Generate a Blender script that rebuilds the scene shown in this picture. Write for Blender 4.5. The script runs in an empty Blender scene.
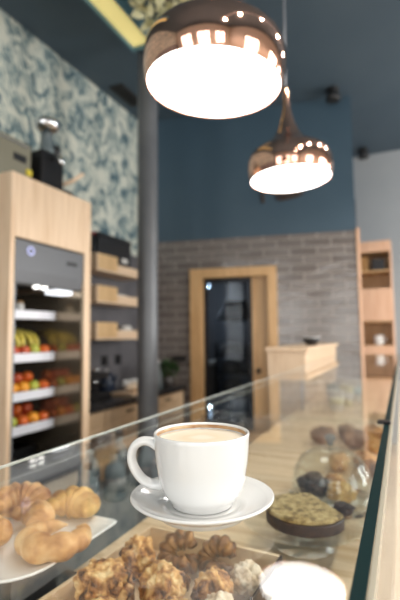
import bpy, math, random
from mathutils import Vector, Matrix, noise
random.seed(7)
PI = math.pi
sc = bpy.context.scene
C = sc.collection

# ------------------------------------------------------------------ materials
def new_mat(name):
    m = bpy.data.materials.new(name); m.use_nodes = True
    nt = m.node_tree
    return m, nt, nt.nodes['Principled BSDF']

def flat(name, col, rough=.5, metal=0., spec=.5, coat=0., emit=0., trans=0.):
    m, nt, b = new_mat(name)
    b.inputs['Base Color'].default_value = (*col, 1)
    b.inputs['Roughness'].default_value = rough
    b.inputs['Metallic'].default_value = metal
    b.inputs['Specular IOR Level'].default_value = spec
    b.inputs['Coat Weight'].default_value = coat
    b.inputs['Coat Roughness'].default_value = .08
    b.inputs['Transmission Weight'].default_value = trans
    if emit:
        b.inputs['Emission Color'].default_value = (*col, 1)
        b.inputs['Emission Strength'].default_value = emit
    return m

def ramp_mat(name, stops, scale=(1, 1, 1), nscale=5, detail=4, rough=.5, bump=0., dist=0., coat=0., bscale=None, spec=.5):
    m, nt, b = new_mat(name)
    tc = nt.nodes.new('ShaderNodeTexCoord'); mp = nt.nodes.new('ShaderNodeMapping')
    mp.inputs['Scale'].default_value = scale
    no = nt.nodes.new('ShaderNodeTexNoise'); no.inputs['Scale'].default_value = nscale
    no.inputs['Detail'].default_value = detail; no.inputs['Distortion'].default_value = dist
    cr = nt.nodes.new('ShaderNodeValToRGB')
    el = cr.color_ramp.elements
    while len(el) < len(stops): el.new(.5)
    for e, (p, c) in zip(el, stops): e.position = p; e.color = (*c, 1)
    nt.links.new(tc.outputs['Object'], mp.inputs['Vector']); nt.links.new(mp.outputs['Vector'], no.inputs['Vector'])
    nt.links.new(no.outputs['Fac'], cr.inputs['Fac']); nt.links.new(cr.outputs['Color'], b.inputs['Base Color'])
    b.inputs['Roughness'].default_value = rough; b.inputs['Coat Weight'].default_value = coat
    b.inputs['Specular IOR Level'].default_value = spec
    if bump:
        bp = nt.nodes.new('ShaderNodeBump'); bp.inputs['Strength'].default_value = bump; bp.inputs['Distance'].default_value = .004
        src = no
        if bscale:
            src = nt.nodes.new('ShaderNodeTexNoise'); src.inputs['Scale'].default_value = bscale; src.inputs['Detail'].default_value = 3
            nt.links.new(tc.outputs['Object'], src.inputs['Vector'])
        nt.links.new(src.outputs['Fac'], bp.inputs['Height']); nt.links.new(bp.outputs['Normal'], b.inputs['Normal'])
    return m

def wood(name, light, dark, grain='z', rough=.42):
    s = {'x': (1.2, 16, 16), 'y': (16, 1.2, 16), 'z': (16, 16, 1.2)}[grain]
    return ramp_mat(name, [(.3, dark), (.55, light), (.75, tuple(min(1, c*1.08) for c in light))], s, 2.2, 6, rough, .05, .6)

OAK_L, OAK_D = (.75, .56, .39), (.64, .44, .275)
M = {}
M['oak_z'] = wood('oak upright', OAK_L, OAK_D, 'z')
M['oak_y'] = wood('oak along the counter', OAK_L, OAK_D, 'y')
M['oak_x'] = wood('oak across', OAK_L, OAK_D, 'x')
M['door_oak'] = wood('honey oak', (.68, .42, .20), (.55, .31, .13), 'z')
M['peach_wood'] = wood('peach plywood', (.78, .50, .34), (.70, .41, .26), 'z')
M['niche_wood'] = wood('yellow plywood', (.70, .47, .24), (.58, .36, .17), 'z')
M['deck_wood'] = wood('display board wood', (.78, .60, .40), (.56, .37, .19), 'x', .4)
M['tray_wood'] = wood('tray wood', (.80, .62, .42), (.66, .46, .27), 'y', .5)
M['bench_wood'] = wood('bench wood', (.66, .48, .31), (.50, .34, .20), 'y')
M['cream'] = ramp_mat('cream panel', [(.3, (.74, .66, .54)), (.7, (.80, .72, .60))], (1, 1, 1), 3, 2, .5)
M['ceiling'] = ramp_mat('dark blue ceiling paint', [(.3, (.050, .078, .105)), (.7, (.062, .092, .120))], (1, 1, 1), 1.5, 3, .6)
M['blue'] = ramp_mat('blue wall paint', [(.3, (.052, .092, .130)), (.7, (.064, .108, .148))], (1, 1, 1), 1.2, 4, .38, .03)
M['white_wall'] = ramp_mat('white wall paint', [(.3, (.40, .425, .45)), (.7, (.46, .485, .505))], (1, 1, 1), 1.2, 3, .6)
M['front_wood'] = wood('beige counter front', (.62, .52, .40), (.54, .43, .31), 'y')
M['slate'] = ramp_mat('slate wall', [(.3, (.105, .102, .112)), (.7, (.15, .145, .155))], (1, 1, 1), 6, 5, .5, .05)
M['plain_wall'] = flat('plain wall', (.80, .77, .73), .7)
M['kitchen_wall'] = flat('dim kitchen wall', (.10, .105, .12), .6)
M['pillar'] = ramp_mat('grey steel column', [(.3, (.10, .105, .115)), (.7, (.14, .145, .155))], (1, 1, 1), 4, 3, .32, .02)
M['floor'] = ramp_mat('pale wood floor', [(.3, (.55, .46, .36)), (.7, (.66, .57, .46))], (3, .6, 1), 2.5, 5, .35)
M['ceramic'] = flat('white porcelain', (.79, .79, .78), .12, spec=.5, coat=.4)
M['plate_white'] = flat('white melamine', (.88, .88, .88), .25)
M['copper'] = flat('polished copper', (.96, .57, .42), .06, 1.)
M['diffuser'] = flat('glowing diffuser', (1, .985, .96), .4, emit=9.)
M['cord'] = flat('steel cable', (.42, .42, .45), .4, .5)
M['chrome'] = flat('chrome', (.80, .80, .82), .1, 1.)
M['steel'] = flat('brushed steel', (.46, .47, .49), .33, .9)
M['grey_panel'] = flat('grey cooler panel', (.13, .133, .142), .38, .3)
M['lip_panel'] = flat('blue grey cooler lip', (.24, .255, .28), .35, .2)
M['cooler_side'] = flat('warm mirror side of the cooler', (.30, .24, .17), .16, .8)
M['black'] = flat('black plastic', (.012, .012, .014), .4)
M['black_metal'] = flat('black metal', (.02, .02, .022), .35, .6)
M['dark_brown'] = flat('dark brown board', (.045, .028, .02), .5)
M['strip_white'] = flat('white price strip', (.80, .80, .86), .4)
M['beige_metal'] = flat('olive beige enamel', (.24, .225, .165), .4)
M['yellow_plastic'] = flat('yellow plastic', (.75, .60, .05), .4)
M['black_stone'] = ramp_mat('black worktop stone', [(.3, (.018, .018, .02)), (.7, (.035, .033, .035))], (1, 1, 1), 30, 3, .22)
M['slate_board'] = ramp_mat('slate board', [(.3, (.020, .026, .032)), (.7, (.035, .042, .050))], (1, 1, 1), 12, 4, .4)
M['ledge'] = ramp_mat('dark grey ledge', [(.3, (.10, .105, .11)), (.7, (.15, .15, .15))], (1, 1, 1), 8, 4, .3)
M['lamp_white'] = flat('cooler lamp', (.92, .95, 1), .4, emit=1.6)
M['track_lens'] = flat('bright lamp lens', (1, .94, .86), .4, emit=6.)
M['ring_blue'] = flat('pale blue indicator', (.55, .58, .95), .4, emit=.4)
M['dial_glow'] = flat('small white lamp', (1, .97, .92), .4, emit=3.)
M['trough_teal'] = flat('teal trough', (.09, .20, .25), .4)
M['trough_yellow'] = flat('lit yellow panel', (.90, .76, .30), .5, emit=.5)
M['leaf_pale'] = ramp_mat('pale yellow green leaf', [(.35, (.60, .56, .30)), (.65, (.76, .72, .48))], (1, 1, 1), 14, 2, .5)
M['leaf_dark'] = ramp_mat('dark green leaf', [(.35, (.015, .05, .012)), (.65, (.04, .10, .025))], (1, 1, 1), 20, 2, .45)
M['terracotta'] = flat('grey pot', (.10, .09, .085), .6)
M['orange'] = ramp_mat('orange peel', [(.3, (.83, .30, .02)), (.7, (.90, .40, .04))], (1, 1, 1), 60, 2, .4, .15)
M['apple_red'] = ramp_mat('red apple skin', [(.35, (.42, .03, .02)), (.65, (.62, .14, .05))], (8, 8, 2), 9, 3, .25)
M['tomato'] = ramp_mat('orange red skin', [(.35, (.72, .12, .02)), (.65, (.80, .20, .04))], (1, 1, 1), 12, 2, .25)
M['lime'] = ramp_mat('lime skin', [(.35, (.42, .48, .05)), (.65, (.58, .58, .12))], (1, 1, 1), 20, 2, .35)
M['banana'] = ramp_mat('banana skin', [(.35, (.62, .50, .06)), (.65, (.74, .64, .18))], (1, 1, 1), 18, 2, .45)
M['stem'] = flat('brown stem', (.10, .06, .03), .7)
M['crust'] = ramp_mat('golden crust', [(.32, (.34, .13, .038)), (.5, (.64, .34, .13)), (.68, (.82, .57, .29))], (1, 1, 1), 26, 5, .42, .25, .3, bscale=120, spec=.3)
M['crust_pale'] = ramp_mat('pale yellow crust', [(.32, (.46, .20, .045)), (.5, (.74, .44, .13)), (.70, (.84, .60, .26))], (1, 1, 1), 24, 5, .42, .25, .3, bscale=120, spec=.3)
M['cookie'] = ramp_mat('nutty baked dough', [(.36, (.09, .030, .010)), (.46, (.42, .18, .055)), (.55, (.70, .39, .14)), (.66, (.92, .68, .36))], (1, 1, 1), 55, 5, .5, .5, .5, bscale=160, spec=.3)
M['cookie_dark'] = ramp_mat('dark glazed pastry', [(.34, (.045, .018, .008)), (.5, (.20, .08, .026)), (.68, (.50, .26, .09))], (1, 1, 1), 45, 5, .35, .4, .5, bscale=140, spec=.3)
M['loaf'] = ramp_mat('brown bread crust', [(.32, (.09, .035, .014)), (.5, (.20, .09, .04)), (.70, (.42, .24, .12))], (1, 1, 1), 22, 5, .6, .4, bscale=90)
M['sugar_cookie'] = ramp_mat('pale dusted pastry', [(.30, (.55, .38, .24)), (.5, (.72, .58, .42)), (.72, (.86, .78, .66))], (1, 1, 1), 50, 4, .6, .4, bscale=150, spec=.3)
M['cake_top'] = ramp_mat('speckled green brown cake', [(.34, (.16, .10, .035)), (.50, (.42, .30, .12)), (.62, (.55, .42, .20)), (.78, (.66, .55, .30))], (1, 1, 1), 85, 4, .7, .4, bscale=180)
M['chocolate'] = ramp_mat('dark chocolate side', [(.3, (.035, .015, .01)), (.7, (.075, .033, .02))], (1, 1, 1), 70, 3, .5, .3)
M['bottle_glass'] = flat('smoky bottle glass', (.30, .36, .38), .08, trans=.55)
M['blue_plastic'] = flat('dark blue enamel', (.02, .035, .07), .3)
M['linen'] = flat('off white paper', (.72, .70, .66), .7)
M['cup_teal'] = flat('pale teal card', (.38, .52, .55), .6)
M['cup_yellow'] = flat('pale yellow card', (.72, .68, .42), .6)
M['grey_box'] = flat('warm grey plastic', (.16, .15, .145), .5)
M['brown_box'] = flat('caramel box', (.36, .20, .07), .5)
M['fixture_black'] = flat('black fixture', (.015, .016, .018), .5)
M['vent'] = flat('dark bronze vent', (.030, .026, .024), .5)
M['red'] = flat('dull red', (.30, .03, .04), .5)

def glass_mat(name, tint, ior=1.5, rough=0.):
    m = bpy.data.materials.new(name); m.use_nodes = True
    nt = m.node_tree; nt.nodes.clear()
    out = nt.nodes.new('ShaderNodeOutputMaterial'); mx = nt.nodes.new('ShaderNodeMixShader')
    fr = nt.nodes.new('ShaderNodeFresnel'); fr.inputs['IOR'].default_value = ior
    tr = nt.nodes.new('ShaderNodeBsdfTransparent'); tr.inputs['Color'].default_value = (*tint, 1)
    gl = nt.nodes.new('ShaderNodeBsdfGlossy'); gl.inputs['Roughness'].default_value = rough
    gl.inputs['Color'].default_value = (1, 1, 1, 1)
    # the far side of a pane reflects as its near side does
    ge = nt.nodes.new('ShaderNodeNewGeometry')
    mi = nt.nodes.new('ShaderNodeMix'); mi.data_type = 'FLOAT'
    mi.inputs['A'].default_value = ior; mi.inputs['B'].default_value = 1/ior
    nt.links.new(ge.outputs['Backfacing'], mi.inputs['Factor']); nt.links.new(mi.outputs['Result'], fr.inputs['IOR'])
    nt.links.new(fr.outputs[0], mx.inputs[0]); nt.links.new(tr.outputs[0], mx.inputs[1]); nt.links.new(gl.outputs[0], mx.inputs[2])
    nt.links.new(mx.outputs[0], out.inputs['Surface'])
    return m
M['glass'] = glass_mat('clear counter glass', (.97, .982, .975), 1.36)
M['dome_glass'] = glass_mat('thin clear glass', (.95, .965, .955), 1.45)
M['edge_green'] = flat('dark green glass edge', (.004, .022, .023), .4, spec=.05)
M['edge_highlight'] = flat('bevelled glass edge with painted highlight', (.72, .76, .72), .18)  # bright highlight of the bevel put into the base colour
M['edge_beige'] = flat('polished lower edge', (.50, .46, .36), .25)
M['window_glass'] = glass_mat('window glass', (.97, .98, .98), 1.3)

def wallpaper():
    m, nt, b = new_mat('palm leaf wallpaper')
    N, L = nt.nodes.new, nt.links.new
    tc = N('ShaderNodeTexCoord'); sp = N('ShaderNodeSeparateXYZ'); cb = N('ShaderNodeCombineXYZ')
    L(tc.outputs['Object'], sp.inputs[0]); L(sp.outputs['Y'], cb.inputs['X']); L(sp.outputs['Z'], cb.inputs['Y'])
    mp = N('ShaderNodeMapping'); mp.inputs['Scale'].default_value = (1.25, 1, 1); mp.inputs['Rotation'].default_value = (0, 0, .25)
    L(cb.outputs[0], mp.inputs['Vector'])
    n1 = N('ShaderNodeTexNoise'); n1.inputs['Scale'].default_value = 6.5; n1.inputs['Detail'].default_value = 2.5; n1.inputs['Distortion'].default_value = 1.0
    L(mp.outputs[0], n1.inputs['Vector'])
    w = N('ShaderNodeTexWave'); w.inputs['Scale'].default_value = 9.0; w.inputs['Distortion'].default_value = 11; w.inputs['Detail'].default_value = 2; w.inputs['Detail Scale'].default_value = .8
    w.bands_direction = 'DIAGONAL'
    L(mp.outputs[0], w.inputs['Vector'])
    ad = N('ShaderNodeMath'); ad.operation = 'MULTIPLY_ADD'; ad.inputs[1].default_value = .20
    L(w.outputs['Fac'], ad.inputs[0]); L(n1.outputs['Fac'], ad.inputs[2])
    cr = N('ShaderNodeValToRGB'); el = cr.color_ramp.elements
    for i in range(3): el.new(.5)
    for e, (p, c) in zip(el, [(.40, (.05, .10, .13)), (.49, (.12, .20, .23)), (.56, (.32, .40, .38)), (.64, (.60, .62, .54)), (.80, (.72, .72, .62))]):
        e.position = p; e.color = (*c, 1)
    L(ad.outputs[0], cr.inputs['Fac']); L(cr.outputs['Color'], b.inputs['Base Color'])
    b.inputs['Roughness'].default_value = .6
    return m
M['wallpaper'] = wallpaper()

def tiles():
    m, nt, b = new_mat('glazed brown grey wall tiles')
    N, L = nt.nodes.new, nt.links.new
    tc = N('ShaderNodeTexCoord'); sp = N('ShaderNodeSeparateXYZ'); cb = N('ShaderNodeCombineXYZ')
    L(tc.outputs['Object'], sp.inputs[0]); L(sp.outputs['X'], cb.inputs['X']); L(sp.outputs['Z'], cb.inputs['Y'])
    br = N('ShaderNodeTexBrick'); br.inputs['Scale'].default_value = 1
    br.inputs['Brick Width'].default_value = .27; br.inputs['Row Height'].default_value = .088
    br.inputs['Mortar Size'].default_value = .006; br.inputs['Mortar Smooth'].default_value = .3
    br.inputs['Color1'].default_value = (.155, .132, .122, 1); br.inputs['Color2'].default_value = (.205, .178, .165, 1)
    br.inputs['Mortar'].default_value = (.40, .36, .33, 1)
    L(cb.outputs[0], br.inputs['Vector']); L(br.outputs['Color'], b.inputs['Base Color'])
    no = N('ShaderNodeTexNoise'); no.inputs['Scale'].default_value = 9; no.inputs['Detail'].default_value = 2
    mpn = N('ShaderNodeMapping'); mpn.inputs['Scale'].default_value = (.6, 1.6, 1)
    L(cb.outputs[0], mpn.inputs['Vector']); L(mpn.outputs[0], no.inputs['Vector'])
    b1 = N('ShaderNodeBump'); b1.inputs['Strength'].default_value = .55; b1.inputs['Distance'].default_value = .010
    b2 = N('ShaderNodeBump'); b2.inputs['Strength'].default_value = .8; b2.inputs['Distance'].default_value = .004; b2.invert = True
    L(no.outputs['Fac'], b1.inputs['Height']); L(br.outputs['Fac'], b2.inputs['Height']); L(b1.outputs['Normal'], b2.inputs['Normal'])
    L(b2.outputs['Normal'], b.inputs['Normal'])
    b.inputs['Roughness'].default_value = .16
    b.inputs['Specular IOR Level'].default_value = .6
    return m
M['tile'] = tiles()

def coffee_mat():
    m, nt, b = new_mat('milky coffee foam')
    N, L = nt.nodes.new, nt.links.new
    tc = N('ShaderNodeTexCoord'); ln = N('ShaderNodeVectorMath'); ln.operation = 'LENGTH'
    no = N('ShaderNodeTexNoise'); no.inputs['Scale'].default_value = 45; no.inputs['Detail'].default_value = 4
    L(tc.outputs['Object'], ln.inputs[0]); L(tc.outputs['Object'], no.inputs['Vector'])
    ma = N('ShaderNodeMath'); ma.operation = 'MULTIPLY_ADD'; ma.inputs[1].default_value = .016; L(no.outputs['Fac'], ma.inputs[0]); L(ln.outputs['Value'], ma.inputs[2])
    mr = N('ShaderNodeMath'); mr.operation = 'MULTIPLY'; mr.inputs[1].default_value = 18; L(ma.outputs[0], mr.inputs[0])
    cr = N('ShaderNodeValToRGB'); el = cr.color_ramp.elements
    for i in range(3): el.new(.5)
    for e, (p, c) in zip(el, [(.25, (.90, .80, .65)), (.42, (.86, .70, .50)), (.60, (.88, .76, .58)), (.90, (.90, .81, .67)), (.985, (.55, .34, .17))]):
        e.position = p; e.color = (*c, 1)
    L(mr.outputs[0], cr.inputs['Fac']); L(cr.outputs['Color'], b.inputs['Base Color'])
    b.inputs['Roughness'].default_value = .5
    return m
M['coffee'] = coffee_mat()
M['crema'] = ramp_mat('brown crema film', [(.35, (.36, .18, .07)), (.65, (.62, .44, .26))], (1, 1, 1), 60, 4, .35)

# ------------------------------------------------------------------ mesh builder
class MB:
    def __init__(s): s.v, s.f, s.sm, s.mi = [], [], [], []
    def add(s, vs, fs, smooth=False, mi=0):
        o = len(s.v); s.v += [Vector(p) for p in vs]
        for f in fs: s.f.append([i + o for i in f]); s.sm.append(smooth); s.mi.append(mi)
        return s
    def box(s, x0, x1, y0, y1, z0, z1, mi=0, rot=0, piv=(0, 0)):
        vs = [Vector((x, y, z)) for z in (z0, z1) for y in (y0, y1) for x in (x0, x1)]
        if rot:
            c, n = math.cos(rot), math.sin(rot)
            vs = [Vector((piv[0] + (p.x-piv[0])*c - (p.y-piv[1])*n, piv[1] + (p.x-piv[0])*n + (p.y-piv[1])*c, p.z)) for p in vs]
        return s.add(vs, [(0, 2, 3, 1), (4, 5, 7, 6), (0, 1, 5, 4), (2, 6, 7, 3), (0, 4, 6, 2), (1, 3, 7, 5)], False, mi)
    def lathe(s, prof, n=48, c=(0, 0, 0), smooth=True, mi=0, closed=False):
        vs, fs, rings = [], [], []
        for r, z in prof:
            if r < 1e-6: vs.append((c[0], c[1], c[2] + z)); rings.append([len(vs) - 1])
            else:
                st = len(vs)
                for i in range(n):
                    a = 2*PI*i/n; vs.append((c[0] + r*math.cos(a), c[1] + r*math.sin(a), c[2] + z))
                rings.append(list(range(st, st + n)))
        prs = list(zip(rings, rings[1:])) + ([(rings[-1], rings[0])] if closed else [])
        for a, b in prs:
            if len(a) == 1 and len(b) == 1: continue
            for i in range(n):
                j = (i + 1) % n
                if len(a) == 1: fs.append((a[0], b[j], b[i]))
                elif len(b) == 1: fs.append((a[i], a[j], b[0]))
                else: fs.append((a[i], a[j], b[j], b[i]))
        return s.add(vs, fs, smooth, mi)
    def tube(s, pts, rad, n=12, smooth=True, flat=1., caps=True, up=None, loop=False, mi=0):
        pts = [Vector(p) for p in pts]; k = len(pts)
        rad = rad if isinstance(rad, (list, tuple)) else [rad]*k
        vs, fs = [], []; ref = Vector(up) if up else None
        for i, p in enumerate(pts):
            if loop: t = pts[(i+1) % k] - pts[i-1]
            else: t = pts[min(i+1, k-1)] - pts[max(i-1, 0)]
            t.normalize()
            if ref is None:
                ref = Vector((0, 0, 1)) if abs(t.z) < .9 else Vector((1, 0, 0))
            u = (ref - t*ref.dot(t)); u.normalize()
            if not up: ref = u
            w = t.cross(u)
            for j in range(n):
                a = 2*PI*j/n
                vs.append(p + u*(rad[i]*math.cos(a)) + w*(rad[i]*flat*math.sin(a)))
        for i in range(k if loop else k - 1):
            i2 = (i+1) % k
            for j in range(n):
                j2 = (j+1) % n
                fs.append((i*n+j, i*n+j2, i2*n+j2, i2*n+j))
        if caps and not loop:
            fs.append(tuple(range(n))[::-1]); fs.append(tuple((k-1)*n + j for j in range(n)))
        return s.add(vs, fs, smooth, mi)
    def blob(s, r, sub=3, disp=None, c=(0, 0, 0), smooth=True, mi=0):
        import bmesh
        bm = bmesh.new(); bmesh.ops.create_icosphere(bm, subdivisions=sub, radius=1)
        bm.verts.ensure_lookup_table()
        vs = []
        for v in bm.verts:
            d = v.co.copy(); k = disp(d) if disp else 1.
            vs.append((c[0] + d.x*r[0]*k, c[1] + d.y*r[1]*k, c[2] + d.z*r[2]*k))
        fs = [[v.index for v in f.verts] for f in bm.faces]; bm.free()
        return s.add(vs, fs, smooth, mi)
    def build(s, name, mats, parent=None, bevel=0., loc=(0, 0, 0), rotz=0., fixn=True):
        me = bpy.data.meshes.new(name); me.from_pydata([tuple(p) for p in s.v], [], s.f)
        for m in (mats if isinstance(mats, (list, tuple)) else [mats]): me.materials.append(M[m] if isinstance(m, str) else m)
        me.polygons.foreach_set('use_smooth', s.sm); me.polygons.foreach_set('material_index', s.mi)
        me.validate()
        if fixn:
            import bmesh
            bm = bmesh.new(); bm.from_mesh(me); bmesh.ops.recalc_face_normals(bm, faces=bm.faces); bm.to_mesh(me); bm.free()
        me.update()
        o = bpy.data.objects.new(name, me); C.objects.link(o)
        o.location = loc; o.rotation_euler = (0, 0, rotz)
        if parent: o.parent = parent
        if bevel:
            b = o.modifiers.new('bevel', 'BEVEL'); b.width = bevel; b.segments = 2; b.limit_method = 'ANGLE'; b.angle_limit = .6
        return o

def tag(o, label, cat, group=None, kind=None):
    o['label'] = label; o['category'] = cat
    if group: o['group'] = group
    if kind: o['kind'] = kind
    return o
def thing(name, label, cat, loc=(0, 0, 0), rotz=0., group=None):
    o = bpy.data.objects.new(name, None); C.objects.link(o); o.empty_display_size = .05
    o.location = loc; o.rotation_euler = (0, 0, rotz)
    return tag(o, label, cat, group)
def struct(name, mb, mats, label=None, **k):
    o = mb.build(name, mats, **k); o['kind'] = 'structure'
    o['label'] = label; o['category'] = name.split('_')[0]
    return o
def part_label(o, label): o['label'] = label; return o
def dup(root, loc, rotz=0., label=None, group=None):
    r = root.copy(); C.objects.link(r); r.location = loc; r.rotation_euler = (0, 0, rotz)
    if label: r['label'] = label
    if group: r['group'] = group
    for ch in list(root.children):
        c = ch.copy(); C.objects.link(c); c.parent = r
        for g in list(ch.children):
            d = g.copy(); C.objects.link(d); d.parent = c
    return r
def arc(n, f): return [f(i/n) for i in range(n + 1)]

# ------------------------------------------------------------------ the room
CEIL = 3.83
LW = -2.6
BA, ANG = (-2.6, 4.13), math.radians(11.411)          # back wall: left corner and its turn
def bw(s, t, z=0.):                                    # a point in the back wall's own frame
    return (BA[0] + s*math.cos(ANG) - t*math.sin(ANG), BA[1] + s*math.sin(ANG) + t*math.cos(ANG), z)

struct('floor', MB().box(-2.9, 3.2, -2.9, 6.6, -.1, 0), 'floor', 'pale floor of the cafe')
struct('ceiling', MB().box(-2.9, 3.2, -2.9, 6.6, CEIL, CEIL + .1), 'ceiling', 'dark blue painted ceiling')
w = MB().box(-2.8, LW, -2.8, 4.6, 0, 2.27, 0).box(-2.8, LW, -2.8, 4.6, 2.27, CEIL, 1)
struct('wall_left', w, ['slate', 'wallpaper'], 'side wall, leaf wallpaper above grey slate')
w = MB()
for s0, s1, z0, z1 in ((-.3, .70, 0, CEIL), (1.385, 2.27, 0, CEIL), (.70, 1.385, 2.01, CEIL)):
    w.box(s0, s1, 0, .16, z0, z1, 0)
for s0, s1, z0, z1 in ((-.1, .60, 0, 2.43), (1.44, 2.27, 0, 2.43), (.60, 1.44, 2.07, 2.43)):
    w.box(s0, s1, -.014, 0, z0, z1, 1)
struct('wall_back', w, ['blue', 'tile'], 'end wall, blue paint above glazed brick tiles', loc=bw(0, 0), rotz=ANG)
struct('trim_1', MB().box(2.271, 2.30, -.03, .16, 0, 2.45), 'peach_wood', 'wooden edge trim on the end of the tiled wall', loc=bw(0, 0), rotz=ANG)
struct('wall_far', MB().box(-1.2, 3.2, 6.25, 6.4, 0, CEIL), 'white_wall', 'white wall of the far recess')
w = MB()
for y0, y1, z0, z1 in ((-2.8, -.6, 0, CEIL), (.9, 2.2, 0, CEIL), (3.7, 4.5, 0, CEIL), (6.0, 6.4, 0, CEIL), (4.5, 6.0, 0, .8), (4.5, 6.0, 2.9, CEIL), (-.6, .9, 0, .8), (-.6, .9, 2.9, CEIL), (2.2, 3.7, 0, .8), (2.2, 3.7, 2.9, CEIL)):
    w.box(3.0, 3.2, y0, y1, z0, z1)
struct('wall_right', w, 'plain_wall', 'plain side wall with three windows, the farthest added for light')
w = MB()
FW = ((-2.1, -1.0), (-.5, .7), (1.2, 2.4))
xs = [-2.8] + [v for p in FW for v in p] + [3.2]
for i in range(0, len(xs), 2): w.box(xs[i], xs[i+1], -2.8, -2.6, 0, CEIL)
for a, b in FW: w.box(a, b, -2.8, -2.6, 0, .7).box(a, b, -2.8, -2.6, 3.0, CEIL)
struct('wall_front', w, 'plain_wall', 'street side wall with three tall windows')
n = 0
for a, b in FW:
    n += 1
    f = MB().box(a, a+.06, -2.74, -2.66, .7, 3).box(b-.06, b, -2.74, -2.66, .7, 3).box(a+.06, b-.06, -2.74, -2.66, .7, .77).box(a+.06, b-.06, -2.74, -2.66, 2.93, 3)
    f.box((a+b)/2-.03, (a+b)/2+.03, -2.74, -2.66, .77, 2.93).box(a+.06, b-.06, -2.74, -2.66, 2.2, 2.26)
    o = struct('window_%d' % n, f, 'black_metal', 'tall street window')
    MB().box(a+.06, b-.06, -2.704, -2.698, .77, 2.93).build('pane', 'window_glass', o)
for y0, y1 in ((-.6, .9), (2.2, 3.7), (4.5, 6.0)):  # the farthest window is added to light the recess
    n += 1
    f = MB().box(3.06, 3.14, y0, y0+.06, .8, 2.9).box(3.06, 3.14, y1-.06, y1, .8, 2.9).box(3.06, 3.14, y0+.06, y1-.06, .8, .87).box(3.06, 3.14, y0+.06, y1-.06, 2.83, 2.9)
    f.box(3.06, 3.14, (y0+y1)/2-.03, (y0+y1)/2+.03, .87, 2.83)
    o = struct('window_%d' % n, f, 'black_metal', 'unseen side window')
    MB().box(3.098, 3.104, y0+.06, y1-.06, .87, 2.83).build('pane', 'window_glass', o)

# kitchen behind the doorway
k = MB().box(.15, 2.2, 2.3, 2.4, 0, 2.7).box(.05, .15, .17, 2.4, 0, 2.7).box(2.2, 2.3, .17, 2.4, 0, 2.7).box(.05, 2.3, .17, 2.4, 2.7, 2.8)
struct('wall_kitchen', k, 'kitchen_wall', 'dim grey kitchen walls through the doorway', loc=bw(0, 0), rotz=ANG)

# the door
d = MB().box(.565, .70, -.045, .17, 0, 2.11).box(1.385, 1.48, -.045, .17, 0, 2.11).box(.70, 1.385, -.045, .17, 2.01, 2.11)
door = struct('door_1', d, 'door_oak', 'oak framed kitchen doorway in the tiled wall', loc=bw(0, 0), rotz=ANG, bevel=.004)
MB().box(1.215, 1.384, .03, .075, .002, 2.009).build('door_leaf', 'door_oak', door, .003)
MB().lathe([(0, 0), (.022, 0), (.024, .006), (.018, .012), (.012, .03), (.020, .04), (.022, .055), (0, .062)], 20).build('door_handle', 'black_metal', door, loc=(1.275, .03, 1.035)).rotation_euler = (PI/2, 0, 0)
MB().box(.701, .735, .05, .09, .002, 2.009).box(1.18, 1.214, .05, .09, .002, 2.009).box(.735, 1.18, .05, .09, 1.965, 2.009).box(.735, 1.18, .05, .09, .002, .10).build('pane_frame', 'black_metal', door, .002)
MB().box(.736, 1.179, .067, .073, .101, 1.964).build('pane', glass_mat('dim door glass', (.80, .84, .88), 1.2), door)

# column
p = MB().lathe([(.078, 0), (.078, CEIL)], 40)
struct('pillar', p, 'pillar', 'round grey steel column behind the counter', loc=(-1.735, 2.85, 0))

# ------------------------------------------------------------------ display counter
GZ = 1.224
YJ, YE = 0.985, 4.15
dc = thing('display_counter', 'long glass topped display counter holding the pastries', 'counter', (0, 0, 0))
def pane(y0, y1):
    m = MB().box(-.507, -.04, y0, y1, GZ - .012, GZ)
    # the narrow sides of the slab are the green cut edge
    for i in (2, 3, 4, 5): m.mi[i] = 1
    m.mi[2] = m.mi[3] = m.mi[4] = 0
    o = m.build('top_pane', ['glass', 'edge_green', 'edge_highlight'], dc)
    MB().box(-.5105, -.5072, y0, y1, GZ - .003, GZ + .0002).build('bevelled_edge', 'edge_highlight', o)  # pale strip paints the bright line along the bevel
    return o
pane(-.6, YJ - .001); pane(YJ + .001, YE)
for ya, yb in ((-.6, YJ - .001), (YJ + .001, YE)):
    m = MB().box(-.0397, -.0295, ya, yb, 1.0, GZ); m.mi[1] = 1
    o = m.build('front_pane', ['glass', 'edge_green'], dc)
    MB().box(-.0292, -.0250, ya, yb, GZ - .016, GZ - .003).build('edge_strip', 'edge_beige', o)
MB().box(-.052, -.027, YJ - .045, YJ - .02, GZ + .0002, GZ + .006).build('corner_clip', 'black_metal', dc, .002)
part_label(MB().box(-.53, -.052, -.6, YE, .972, 1.0).build('deck', 'deck_wood', dc), 'pale wooden display board')
MB().box(-.0515, -.027, -.6, YE,   .06, .998).build('front_panel', 'front_wood', dc, .002)
MB().box(-.53, -.0525, -.6, YE, .06, .971).build('body', 'cream', dc)
MB().box(-.50, -.08, -.6, YE, 0, .06).build('plinth', 'black', dc)
sl = thing('staff_counter', 'low dark topped staff counter behind the glass display', 'counter', (0, 0, 0))
MB().box(-.97, -.535, -.6, 2.6, .87, .90).build('worktop', 'ledge', sl, .002)
MB().box(-.95, -.535, -.6, 2.58, .06, .869).build('body', 'cream', sl)
MB().box(-.90, -.56, -.58, 2.56, 0, .06).build('plinth', 'black', sl)
for yy in (-.3, 2.4, 3.9):
    MB().tube([(-.500, yy, 1.0), (-.500, yy, GZ - .0125)], .006, 10).build('post', 'steel', dc)

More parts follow.
